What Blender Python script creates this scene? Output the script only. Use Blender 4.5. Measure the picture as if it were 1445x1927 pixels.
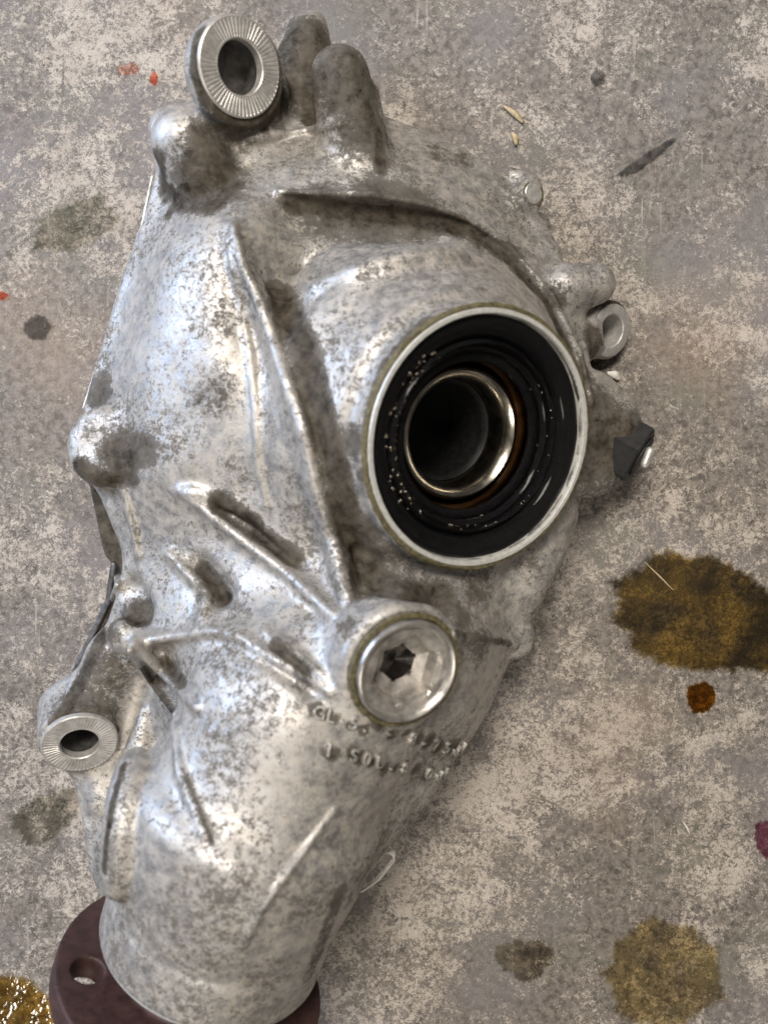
import bpy, bmesh, math, random
import numpy as np
from mathutils import Vector, Matrix, noise as mnoise

random.seed(7); np.random.seed(7)
R = math.radians
scene = bpy.context.scene
for o in list(bpy.data.objects): bpy.data.objects.remove(o)

# ------------------------------------------------------------------ camera
CAM_H = 450.0          # mm above the floor, looking straight down
FPX = 1700.0           # focal length in photo pixels (photo is 1445 px wide)
cam_d = bpy.data.cameras.new('camera'); cam = bpy.data.objects.new('camera', cam_d)
scene.collection.objects.link(cam); scene.camera = cam
cam.location = (0, 0, CAM_H/1000)
cam_d.sensor_fit = 'HORIZONTAL'; cam_d.sensor_width = 36.0; cam_d.lens = 36.0*FPX/1445.0
cam_d.clip_start = 0.01; cam_d.clip_end = 50
cam_d.dof.use_dof = True; cam_d.dof.focus_distance = 0.425; cam_d.dof.aperture_fstop = 9.0

# ------------------------------------------------------------------ world and lamps (a workshop with a window door on the left)
w = bpy.data.worlds.new('World'); scene.world = w; w.use_nodes = True
bg = w.node_tree.nodes['Background']; bg.inputs[0].default_value = (0.84, 0.80, 0.77, 1); bg.inputs[1].default_value = 0.07

def area(name, loc, target, sx, sy, power, color):
    l = bpy.data.lights.new(name, 'AREA'); l.shape = 'RECTANGLE'; l.size = sx; l.size_y = sy
    l.energy = power; l.color = color
    o = bpy.data.objects.new(name, l); scene.collection.objects.link(o)
    o.location = loc
    o.rotation_euler = (Vector(target)-Vector(loc)).to_track_quat('-Z', 'Y').to_euler()
    return o
area('window_light', (-1.6, 0.75, 0.75), (0, 0, 0.05), 0.9, 0.8, 36, (0.54, 0.70, 1.0))
area('ceiling_light', (-0.30, 0.85, 2.0), (0, 0, 0.05), 0.9, 0.55, 61, (1.0, 0.92, 0.83))
area('lamp_light', (-0.35, -1.3, 1.7), (0, 0, 0.05), 0.5, 0.5, 13, (1.0, 0.92, 0.82))

vs = scene.view_settings
vs.view_transform = 'Standard'; vs.look = 'None'; vs.exposure = 0.0; vs.gamma = 1.0

# ------------------------------------------------------------------ node helper
def mat(name):
    m = bpy.data.materials.new(name); m.use_nodes = True
    nt = m.node_tree
    return m, nt, nt.nodes['Principled BSDF']
class G:
    def __init__(s, nt): s.nt = nt
    def n(s, t, **kw):
        x = s.nt.nodes.new(t)
        for k, v in kw.items(): setattr(x, k, v)
        return x
    def link(s, a, b): s.nt.links.new(a, b)
    def coord(s): return s.n('ShaderNodeNewGeometry').outputs['Position']
    def noise(s, vec, scale, detail=4, rough=0.55, dist=0.0, off=None):
        if off is not None or True:
            mp = s.n('ShaderNodeMapping'); s.link(vec, mp.inputs[0])
            mp.inputs['Location'].default_value = off or (0, 0, 0); vec = mp.outputs[0]
        x = s.n('ShaderNodeTexNoise'); s.link(vec, x.inputs['Vector'])
        x.inputs['Scale'].default_value = scale; x.inputs['Detail'].default_value = detail
        x.inputs['Roughness'].default_value = rough; x.inputs['Distortion'].default_value = dist
        return x.outputs['Fac']
    def ramp(s, v, a, b, lo=0.0, hi=1.0, smooth=False):
        x = s.n('ShaderNodeMapRange'); x.interpolation_type = 'SMOOTHSTEP' if smooth else 'LINEAR'
        s.link(v, x.inputs[0])
        for i, q in zip((1, 2, 3, 4), (a, b, lo, hi)): x.inputs[i].default_value = q
        return x.outputs[0]
    def math(s, op, a, b=None):
        x = s.n('ShaderNodeMath', operation=op)
        for i, q in enumerate((a, b)):
            if q is None: continue
            if isinstance(q, (int, float)): x.inputs[i].default_value = q
            else: s.link(q, x.inputs[i])
        return x.outputs[0]
    def mix(s, f, a, b):
        x = s.n('ShaderNodeMix', data_type='RGBA')
        for i, q in ((0, f), (6, a), (7, b)):
            if isinstance(q, (int, float)): x.inputs[i].default_value = q
            elif isinstance(q, tuple): x.inputs[i].default_value = (*q, 1) if len(q) == 3 else q
            else: s.link(q, x.inputs[i])
        return x.outputs[2]
    def bump(s, h, strength, dist, normal=None):
        x = s.n('ShaderNodeBump'); s.link(h, x.inputs['Height'])
        x.inputs['Strength'].default_value = strength; x.inputs['Distance'].default_value = dist
        if normal: s.link(normal, x.inputs['Normal'])
        return x.outputs[0]

# ---- cast aluminium
def cast_mat(name, spots=1.0, dirty=0.0, base=(0.52, 0.51, 0.495)):
    m, nt, bs = mat(name); g = G(nt); p = g.coord()
    at = g.n('ShaderNodeAttribute', attribute_name='grime_shade').outputs['Fac']
    grime_shade = g.math('ADD', at, dirty)
    big = g.noise(p, 24, 4, 0.6, 0.3)
    spot = g.noise(p, 330, 7, 0.74, 0.25)
    fine = g.noise(p, 1150, 4, 0.7, 0.2, (3, 1, 2))
    x = g.math('ADD', g.math('MULTIPLY', spot, 0.64), g.math('MULTIPLY', fine, 0.36))
    x = g.math('ADD', x, g.math('MULTIPLY', g.math('SUBTRACT', big, 0.5), 0.44))
    x = g.math('ADD', x, g.math('MULTIPLY', grime_shade, 0.30))
    mask = g.ramp(x, 0.512-0.02*spots, 0.612-0.02*spots, 0, 1)
    tone = g.ramp(g.noise(p, 95, 7, 0.72, 0.2, (5, 5, 5)), 0.38, 0.62)
    col = g.mix(tone, base, tuple(c*q for c, q in zip(base, (0.66, 0.65, 0.64))))
    dust = g.ramp(g.noise(p, 190, 7, 0.75, 0.3, (9, 2, 4)), 0.40, 0.60)
    col = g.mix(g.math('MULTIPLY', dust, 0.72), col, (0.46, 0.42, 0.36))
    dcol = g.mix(g.noise(p, 110, 4), (0.040, 0.034, 0.026), (0.13, 0.118, 0.10))
    col = g.mix(g.math('MULTIPLY', mask, 0.90), col, dcol)
    film = g.ramp(g.math('ADD', grime_shade, g.math('MULTIPLY', g.math('SUBTRACT', g.noise(p, 240, 7, 0.74), 0.5), 2.6)), 0.16, 0.95)  # dark layer for grime and painted shade together
    col = g.mix(film, col, g.mix(g.ramp(g.noise(p, 150, 6, 0.7), 0.35, 0.65), (0.016, 0.012, 0.008), (0.085, 0.072, 0.054)))
    g.link(col, bs.inputs['Base Color'])
    cl = g.math('SUBTRACT', 1.0, g.math('MULTIPLY', mask, 0.9))
    met = g.math('MULTIPLY', cl, g.ramp(g.math('ADD', g.math('MULTIPLY', dust, 0.55), film), 0, 1, 0.85, 0.05))
    g.link(met, bs.inputs['Metallic'])
    g.link(g.ramp(g.math('ADD', mask, film), 0, 1, 0.5, 0.18), bs.inputs['Specular IOR Level'])
    rg = g.math('ADD', g.math('ADD', 0.42, g.math('MULTIPLY', mask, 0.20)), g.math('MULTIPLY', dust, 0.13))
    g.link(rg, bs.inputs['Roughness'])
    b1 = g.bump(g.noise(p, 1500, 3, 0.6), 0.55, 0.00022)
    b2 = g.bump(g.noise(p, 600, 4, 0.65), 0.4, 0.0003, b1)
    b3 = g.bump(mask, 0.3, 0.0002, b2)
    g.link(b3, bs.inputs['Normal'])
    return m
M_cast = cast_mat('cast_aluminium')
M_letter = cast_mat('relief_shaded_letters', 0.6, 0.05, (0.50, 0.49, 0.47))  # slightly darker tone puts the relief shading of the letters into colour
M_cover = cast_mat('grimy_cast_aluminium', 1.5, 0.45, (0.42, 0.41, 0.39))

def simple(name, col, rough, metal, nscale=300, var=0.25, bump=0.3, bdist=0.0003, spec=0.5, coat=0.0):
    m, nt, bs = mat(name); g = G(nt); p = g.coord()
    n1 = g.noise(p, nscale, 5, 0.65)
    c = g.mix(g.ramp(n1, 0.35, 0.65), tuple(x*(1-var) for x in col), tuple(min(1, x*(1+var)) for x in col))
    g.link(c, bs.inputs['Base Color'])
    g.link(g.ramp(n1, 0.3, 0.7, rough*0.85, min(1, rough*1.2)), bs.inputs['Roughness'])
    bs.inputs['Metallic'].default_value = metal
    bs.inputs['Specular IOR Level'].default_value = spec
    bs.inputs['Coat Weight'].default_value = coat; bs.inputs['Coat Roughness'].default_value = 0.08
    g.link(g.bump(g.noise(p, nscale*2.5, 3), bump, bdist), bs.inputs['Normal'])
    return m
M_mach = simple('machined_aluminium', (0.60, 0.60, 0.57), 0.42, 0.35, 500, 0.12, 0.12)
M_washer = simple('zinc_washer', (0.50, 0.485, 0.46), 0.45, 0.55, 350, 0.15, 0.2)
M_sleeve = simple('dull_steel', (0.16, 0.155, 0.15), 0.45, 0.8, 350, 0.3, 0.3)
M_rubber = simple('oily_black_rubber', (0.0025, 0.0025, 0.003), 0.30, 0.0, 900, 0.3, 1.0, 0.0006, 0.12, 0.16)
M_void = simple('painted_dark_bore', (0.006, 0.006, 0.006), 0.5, 0.0, 300, 0.3, 0.3, 0.0003, 0.2)  # darkness of the deep bore put into a near-black colour
M_black = simple('black_plastic', (0.014, 0.014, 0.015), 0.60, 0.0, 300, 0.3, 0.3)
M_steel = simple('oily_bearing_steel', (0.46, 0.42, 0.35), 0.22, 1.0, 200, 0.2, 0.1, 0.0002, 0.5, 0.3)
M_dark = simple('shade_dark_steel', (0.015, 0.012, 0.010), 0.25, 0.6, 200, 0.3, 0.3, 0.0003, 0.5, 0.4)  # recess shade of the drill point put into the colour
M_cage = simple('amber_oil_coated_cage', (0.05, 0.022, 0.006), 0.22, 0.6, 200, 0.3, 0.3, 0.0003, 0.5, 0.5)
M_plug = simple('worn_steel_plug', (0.46, 0.44, 0.41), 0.36, 0.80, 180, 0.25, 0.3)
M_socket = simple('stained_socket', (0.42, 0.395, 0.36), 0.40, 0.65, 170, 0.35, 0.4)
M_seal = simple('olive_crud', (0.10, 0.085, 0.04), 0.6, 0.0, 500, 0.5, 0.8, 0.0006)
M_flange = simple('brown_primer_steel', (0.045, 0.021, 0.018), 0.60, 0.10, 200, 0.32, 0.3)
M_wood = simple('dry_wood', (0.42, 0.34, 0.20), 0.8, 0.0, 800, 0.3, 0.5)
M_chip = simple('pale_paint_chip', (0.62, 0.60, 0.55), 0.6, 0.0, 600, 0.2, 0.5)
M_gasket = simple('dark_edge_plate', (0.13, 0.125, 0.125), 0.42, 0.7, 300, 0.4, 0.5)

# oil film: darkens what lies below and shines
def oil_mat(name, tint_lo, tint_hi, gloss, rough, bumpd, scale=140, bscale=420):
    m, nt, bs = mat(name); g = G(nt); p = g.coord()
    nt.nodes.remove(bs); out = nt.nodes['Material Output']
    tr = g.n('ShaderNodeBsdfTransparent')
    f = g.ramp(g.noise(p, scale, 5, 0.65, 0.3, (1, 7, 3)), 0.40, 0.60)
    edge = g.n('ShaderNodeAttribute', attribute_name='edge').outputs['Fac']
    ed = g.ramp(g.math('ADD', edge, g.math('MULTIPLY', g.math('SUBTRACT', g.noise(p, 330, 6, 0.72), 0.5), 1.0)), 0.06, 0.42)
    c = g.mix(f, tint_lo, tint_hi)
    c = g.mix(ed, (1, 1, 1), c)
    g.link(c, tr.inputs[0])
    gl = g.n('ShaderNodeBsdfGlossy'); gl.inputs['Roughness'].default_value = rough
    gl.inputs['Color'].default_value = (1, 1, 1, 1)
    nb = g.bump(g.noise(p, bscale, 3, 0.6, 0.2), 1.0, bumpd)
    g.link(nb, gl.inputs['Normal'])
    fr = g.n('ShaderNodeFresnel'); fr.inputs[0].default_value = 1.45
    mx = g.n('ShaderNodeMixShader')
    g.link(g.math('MULTIPLY', g.math('MULTIPLY', fr.outputs[0], gloss), ed), mx.inputs[0])
    g.link(tr.outputs[0], mx.inputs[1]); g.link(gl.outputs[0], mx.inputs[2])
    g.link(mx.outputs[0], out.inputs['Surface'])
    return m
M_spot = oil_mat('grey_spot', (0.50, 0.50, 0.51), (0.62, 0.62, 0.62), 0, 0.6, 0.0003, 90)
M_faint = oil_mat('faint_damp', (0.62, 0.62, 0.58), (0.88, 0.87, 0.83), 0, 0.6, 0.0003, 80)
M_redf = oil_mat('faint_red', (0.95, 0.68, 0.6), (0.98, 0.8, 0.75), 0, 0.6, 0.0003, 90)
M_oil = oil_mat('soaked_oil', (0.34, 0.30, 0.22), (0.60, 0.50, 0.27), 0.7, 0.30, 0.0003, 45)
M_oildrop = oil_mat('amber_oil', (0.36, 0.22, 0.06), (0.58, 0.36, 0.09), 0.9, 0.12, 0.0001, 220)
M_oilwet = oil_mat('fresh_oil', (0.60, 0.46, 0.17), (0.95, 0.78, 0.38), 2.6, 0.12, 0.0016, 160, 80)
M_stain = oil_mat('dried_stain', (0.66, 0.62, 0.52), (0.84, 0.77, 0.58), 0.0, 0.6, 0.0003, 70)
M_damp = oil_mat('dark_stain', (0.52, 0.50, 0.46), (0.80, 0.77, 0.70), 0.0, 0.6, 0.0003, 90)

# ------------------------------------------------------------------ photo pixel + height -> world mm
def P(px, py, z):
    k = (CAM_H - z)/FPX
    return np.array([(px-722.5)*k, -(py-963.5)*k, z], dtype=np.float64)
def kz(z): return (CAM_H - z)/FPX
def unit(v): v = np.array(v, float); return v/np.linalg.norm(v)

# ------------------------------------------------------------------ floor
def floor_mat():
    m, nt, bs = mat('worn_concrete'); g = G(nt); p = g.coord()
    big = g.noise(p, 9, 4, 0.6, 0.3, (0.3, 0.1, 0))
    mid = g.noise(p, 38, 5, 0.62, 0.4, (1.3, 0.7, 0))
    crust = g.noise(p, 470, 6, 0.72, 0.35, (4, 4, 0))
    patch = g.noise(p, 130, 6, 0.70, 0.5, (14, 4, 0))
    fine = g.noise(p, 1400, 4, 0.75, 0.3, (2, 9, 0))
    dark = g.mix(g.ramp(g.noise(p, 260, 7, 0.74, 0.3, (5, 6, 0)), 0.40, 0.58), (0.066, 0.058, 0.050), (0.220, 0.194, 0.170))
    tint = g.noise(p, 13, 3, 0.5, 0, (7, 3, 0))
    dark = g.mix(g.math('MULTIPLY', g.ramp(tint, 0.48, 0.66), 0.75), dark, (0.180, 0.168, 0.176))
    dark = g.mix(g.math('MULTIPLY', g.ramp(g.noise(p, 21, 4, 0.5, 0, (2, 8, 1)), 0.52, 0.70), 0.65), dark, (0.155, 0.158, 0.125))
    # pale crust, in patches
    x = g.math('ADD', g.math('MULTIPLY', crust, 0.42), g.math('MULTIPLY', fine, 0.40))
    x = g.math('ADD', x, g.math('MULTIPLY', patch, 0.28))
    x = g.math('ADD', x, g.math('MULTIPLY', g.math('SUBTRACT', mid, 0.5), 0.24))
    x = g.math('ADD', x, g.math('MULTIPLY', g.math('SUBTRACT', big, 0.5), 0.34))
    cm = g.ramp(x, 0.538, 0.596)
    pale = g.mix(g.ramp(g.noise(p, 60, 3, 0.5, 0, (6, 1, 0)), 0.3, 0.7), (0.43, 0.38, 0.330), (0.59, 0.535, 0.470))
    col = g.mix(g.math('MULTIPLY', cm, 0.85), dark, pale)
    # thin scuffs crossing at two angles
    for ang, seed_ in ((0.75, 3), (-0.5, 8), (1.45, 12)):
        ms = g.n('ShaderNodeMapping'); g.link(p, ms.inputs[0]); ms.inputs['Rotation'].default_value = (0, 0, ang)
        ms.inputs['Scale'].default_value = (1, 0.05, 1); ms.inputs['Location'].default_value = (seed_, seed_*0.3, 0)
        s1 = g.ramp(g.noise(ms.outputs[0], 330, 2, 0.5, 0.15), 0.700, 0.735)
        s1 = g.math('MULTIPLY', s1, g.ramp(g.noise(p, 22, 2, 0.5, 0, (seed_, 1, 0)), 0.50, 0.62))
        col = g.mix(g.math('MULTIPLY', s1, 0.55), col, (0.50, 0.45, 0.40) if seed_ != 8 else (0.09, 0.08, 0.07))
    # warm rusty blush areas
    wb = g.ramp(g.noise(p, 7, 3, 0.5, 0, (11, 3, 0)), 0.55, 0.75)
    col = g.mix(g.math('MULTIPLY', wb, 0.35), col, (0.40, 0.29, 0.20))
    # pores
    pore = g.ramp(g.noise(p, 480, 4, 0.7, 0, (8, 8, 0)), 0.60, 0.68)
    col = g.mix(g.math('MULTIPLY', pore, 0.65), col, (0.07, 0.06, 0.055))
    grain = g.noise(p, 1700, 3, 0.7)
    col = g.mix(g.ramp(grain, 0.40, 0.62, 0, 0.42), col, (0.10, 0.09, 0.08))
    # fine scratches running one way
    mp = g.n('ShaderNodeMapping'); g.link(p, mp.inputs[0]); mp.inputs['Rotation'].default_value = (0, 0, 0.12); mp.inputs['Scale'].default_value = (1, 0.09, 1)
    sc = g.noise(mp.outputs[0], 420, 3, 0.6)
    col = g.mix(g.math('MULTIPLY', g.ramp(sc, 0.62, 0.74), 0.13), col, (0.52, 0.47, 0.41))
    g.link(col, bs.inputs['Base Color'])
    g.link(g.ramp(cm, 0, 1, 0.52, 0.82), bs.inputs['Roughness'])
    bs.inputs['Specular IOR Level'].default_value = 0.35
    h = g.math('ADD', g.math('MULTIPLY', cm, 0.6), g.math('MULTIPLY', fine, 0.6))
    b = g.bump(h, 0.55, 0.0006); b = g.bump(mid, 0.3, 0.004, b); b = g.bump(pore, -0.6, 0.0006, b)
    g.link(b, bs.inputs['Normal'])
    return m

def link_mesh(name, me, m, parent=None):
    o = bpy.data.objects.new(name, me); scene.collection.objects.link(o)
    if m: me.materials.append(m)
    if parent: o.parent = parent
    return o
def tag(o, label=None, cat=None, group=None, kind=None):
    for k, v in (('label', label), ('category', cat), ('group', group), ('kind', kind)):
        if v: o[k] = v
    return o
def from_np(name, V, F, m, parent=None, smooth=True, attr=None):
    me = bpy.data.meshes.new(name)
    me.from_pydata((np.asarray(V)/1000).tolist(), [], np.asarray(F).tolist() if isinstance(F, np.ndarray) else F)
    me.update()
    if smooth: me.polygons.foreach_set('use_smooth', np.ones(len(me.polygons), bool))
    if attr:
        for k, a in attr.items():
            at = me.attributes.new(k, 'FLOAT', 'POINT'); at.data.foreach_set('value', np.asarray(a, np.float32))
    return link_mesh(name, me, m, parent)

# floor sheet: gently uneven near the camera, reaching 3 m
n = 120
xs = np.linspace(-1, 1, n); xs = np.sign(xs)*(np.abs(xs)*0.30+np.abs(xs)**4*1.4)*1000
gx, gy = np.meshgrid(xs, xs, indexing='ij')
gz = np.array([[mnoise.noise(Vector((a/60, b/60, 0.3)))*0.35-0.5 for b in xs] for a in xs])
V = np.stack([gx, gy, gz], -1).reshape(-1, 3)
idx = np.arange(n*n).reshape(n, n)
Fq = np.stack([idx[:-1, :-1], idx[1:, :-1], idx[1:, 1:], idx[:-1, 1:]], -1).reshape(-1, 4)
fl = from_np('floor', V, Fq, floor_mat()); tag(fl, kind='structure')

# ------------------------------------------------------------------ signed distance modelling
class Field:
    def __init__(s, lo, hi, h):
        s.lo = np.array(lo, float); s.h = h
        s.n = np.ceil((np.array(hi)-s.lo)/h).astype(int)+1
        s.ax = [(s.lo[i]+h*np.arange(s.n[i])).astype(np.float32) for i in range(3)]
        s.F = np.full(s.n, 60.0, np.float32)
    def region(s, lo, hi):
        a = np.clip(np.floor((np.array(lo)-s.lo)/s.h).astype(int), 0, s.n)
        b = np.clip(np.ceil((np.array(hi)-s.lo)/s.h).astype(int)+1, 0, s.n)
        sl = tuple(slice(a[i], b[i]) for i in range(3))
        X = s.ax[0][sl[0]][:, None, None]; Y = s.ax[1][sl[1]][None, :, None]; Z = s.ax[2][sl[2]][None, None, :]
        return sl, X, Y, Z
    def comb(s, sl, d, k, op):
        f = s.F[sl]
        if f.size == 0: return
        if op == 'add':
            if k > 0:
                hh = np.maximum(k-np.abs(f-d), 0)/k
                s.F[sl] = np.minimum(f, d)-hh*hh*k*0.25
            else: s.F[sl] = np.minimum(f, d)
        else:
            d = -d
            if k > 0:
                hh = np.maximum(k-np.abs(f-d), 0)/k
                s.F[sl] = np.maximum(f, d)+hh*hh*k*0.25
            else: s.F[sl] = np.maximum(f, d)
    def capsule(s, a, ra, b, rb, k=4, op='add', flat=1.0):
        a = np.array(a, float); b = np.array(b, float); m = max(ra, rb)+k+3
        sl, X, Y, Z = s.region(np.minimum(a, b)-m, np.maximum(a, b)+m)
        ab = (b-a).astype(np.float32); L = float(ab@ab)+1e-9
        px, py, pz = X-np.float32(a[0]), Y-np.float32(a[1]), Z-np.float32(a[2])
        t = np.clip((px*ab[0]+py*ab[1]+pz*ab[2])/L, 0, 1)
        d = np.sqrt((px-t*ab[0])**2+(py-t*ab[1])**2+(pz-t*ab[2])**2)-(ra+(rb-ra)*t)
        s.comb(sl, d, k, op)
    def cyl(s, c, n, r0, r1, l0, l1, k=3, op='add', rnd=1.5):
        """frustum along n from c+n*l0 (radius r0) to c+n*l1 (radius r1)"""
        c = np.array(c, float); n = unit(n)
        m = max(r0, r1)+k+3; pts = np.array([c+n*l0, c+n*l1])
        sl, X, Y, Z = s.region(pts.min(0)-m, pts.max(0)+m)
        px, py, pz = X-np.float32(c[0]), Y-np.float32(c[1]), Z-np.float32(c[2])
        t = px*np.float32(n[0])+py*np.float32(n[1])+pz*np.float32(n[2])
        rr = np.sqrt(np.maximum(px*px+py*py+pz*pz-t*t, 0))
        rad = r0+(r1-r0)*np.clip((t-l0)/(l1-l0), 0, 1)
        sl_ = (r1-r0)/(l1-l0); dr = (rr-rad)/math.sqrt(1+sl_*sl_)+rnd
        dz = np.abs(t-(l0+l1)/2)-(l1-l0)/2+rnd
        d = np.minimum(np.maximum(dr, dz), 0)+np.sqrt(np.maximum(dr, 0)**2+np.maximum(dz, 0)**2)-rnd
        s.comb(sl, d, k, op)
    def chain(s, pts, rs, k=4, op='add'):
        s.many([(pts[i], rs[i], pts[i+1], rs[i+1]) for i in range(len(pts)-1)], k, op)
    def many(s, caps, k=4, op='add'):
        """several round cones joined sharply among themselves, then blended into the field once"""
        P_ = np.array([c[0] for c in caps]+[c[2] for c in caps], float); rm = max(max(c[1], c[3]) for c in caps)+k+3
        sl, X, Y, Z = s.region(P_.min(0)-rm, P_.max(0)+rm)
        D = np.full(s.F[sl].shape, 60.0, np.float32)
        if D.size == 0: return
        a0 = [q.start for q in sl]
        for a, ra, b, rb in caps:
            a = np.array(a, float); b = np.array(b, float); m = max(ra, rb)+k+3
            s2, X, Y, Z = s.region(np.minimum(a, b)-m, np.maximum(a, b)+m)
            loc = tuple(slice(q.start-o, q.stop-o) for q, o in zip(s2, a0))
            ab = (b-a).astype(np.float32); L = float(ab@ab)+1e-9
            px, py, pz = X-np.float32(a[0]), Y-np.float32(a[1]), Z-np.float32(a[2])
            t = np.clip((px*ab[0]+py*ab[1]+pz*ab[2])/L, 0, 1)
            d = np.sqrt((px-t*ab[0])**2+(py-t*ab[1])**2+(pz-t*ab[2])**2)-(ra+(rb-ra)*t)
            if D[loc].shape != d.shape: continue
            D[loc] = np.minimum(D[loc], d)
        s.comb(sl, D, k, op)
    def sample(s, p):
        q = (np.asarray(p, float)-s.lo)/s.h
        i = np.floor(q).astype(int)
        if (i < 0).any() or (i >= s.n-1).any(): return 60.0
        f = q-i; c = s.F[i[0]:i[0]+2, i[1]:i[1]+2, i[2]:i[2]+2]
        c = c[0]*(1-f[0])+c[1]*f[0]; c = c[0]*(1-f[1])+c[1]*f[1]; return float(c[0]*(1-f[2])+c[1]*f[2])
    def hit(s, px, py, off=0.0):
        """first surface met by the sight line through a photo pixel"""
        z = min(s.ax[2][-1]-1, 140)
        while z > 0.3:
            if s.sample(P(px, py, z)) < 0:
                lo, hi = z, z+1.0
                for _ in range(8):
                    mdd = (lo+hi)/2
                    if s.sample(P(px, py, mdd)) < 0: lo = mdd
                    else: hi = mdd
                z = lo; break
            z -= 1.0
        return P(px, py, max(z, 0)+off)
    def grad(s, p, e=1.5):
        g = [s.sample(np.array(p)+np.eye(3)[i]*e)-s.sample(np.array(p)-np.eye(3)[i]*e) for i in range(3)]
        return unit(g)
    def mesh(s):
        F = s.F; neg = F < 0
        cnt = np.zeros(np.array(F.shape)-1, np.int8)
        for dx in (0, 1):
            for dy in (0, 1):
                for dz in (0, 1):
                    cnt += neg[dx:F.shape[0]-1+dx, dy:F.shape[1]-1+dy, dz:F.shape[2]-1+dz]
        act = (cnt > 0) & (cnt < 8)
        I = np.argwhere(act); N = len(I)
        ids = np.full(act.shape, -1, np.int32); ids[act] = np.arange(N)
        acc = np.zeros((N, 3)); num = np.zeros(N)
        for a in range(3):
            o1, o2 = [q for q in range(3) if q != a]
            for u in (0, 1):
                for v in (0, 1):
                    b = I.copy(); b[:, o1] += u; b[:, o2] += v
                    e = b.copy(); e[:, a] += 1
                    f0 = F[b[:, 0], b[:, 1], b[:, 2]]; f1 = F[e[:, 0], e[:, 1], e[:, 2]]
                    cr = (f0 < 0) != (f1 < 0)
                    t = np.where(cr, f0/np.where(cr, f0-f1, 1), 0)
                    pt = b.astype(float); pt[:, a] += t
                    acc += pt*cr[:, None]; num += cr
        V = s.lo+s.h*(acc/num[:, None])
        quads = []
        for a in range(3):
            o1, o2 = (a+1) % 3, (a+2) % 3
            sl0 = [slice(None)]*3; sl1 = [slice(None)]*3
            sl0[a] = slice(0, -1); sl1[a] = slice(1, None)
            ch = neg[tuple(sl0)] != neg[tuple(sl1)]
            E = np.argwhere(ch)
            ok = (E[:, o1] > 0) & (E[:, o2] > 0) & (E[:, o1] < F.shape[o1]-1) & (E[:, o2] < F.shape[o2]-1)
            E = E[ok]
            def gid(u, v):
                q = E.copy(); q[:, o1] -= u; q[:, o2] -= v
                return ids[q[:, 0], q[:, 1], q[:, 2]]
            q = np.stack([gid(1, 1), gid(0, 1), gid(0, 0), gid(1, 0)], -1)
            flip = ~neg[E[:, 0], E[:, 1], E[:, 2]]
            q[flip] = q[flip][:, ::-1]
            quads.append(q)
        return V, np.concatenate(quads)
    def build(s, name, m, parent, grime_shade=None):
        V, Q = s.mesh()
        at = {'grime_shade': grime_shade(V)} if grime_shade else None
        return from_np(name, V, Q, m, parent, True, at)

def smooth_poly(pts, it=2):
    p = np.array(pts, float)
    for _ in range(it):
        q = np.roll(p, -1, 0)
        p = np.stack([p*0.78+q*0.22, p*0.22+q*0.78], 1).reshape(-1, p.shape[1])
    return p
def poly_sdf(px, py, poly):
    a = poly; b = np.roll(poly, -1, 0)
    d2 = np.full(px.shape, 1e12); inside = np.zeros(px.shape, bool)
    for (ax, ay), (bx, by) in zip(a, b):
        ex, ey = bx-ax, by-ay
        wx, wy = px-ax, py-ay
        t = np.clip((wx*ex+wy*ey)/(ex*ex+ey*ey+1e-12), 0, 1)
        d2 = np.minimum(d2, (wx-ex*t)**2+(wy-ey*t)**2)
        c = (ay > py) != (by > py)
        if by != ay: inside ^= c & (px < (bx-ax)*(py-ay)/(by-ay)+ax)
    return np.where(inside, -1, 1)*np.sqrt(d2)

HS = Field((-178, -226, 4), (138, 240, 142), 1.05)
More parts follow.
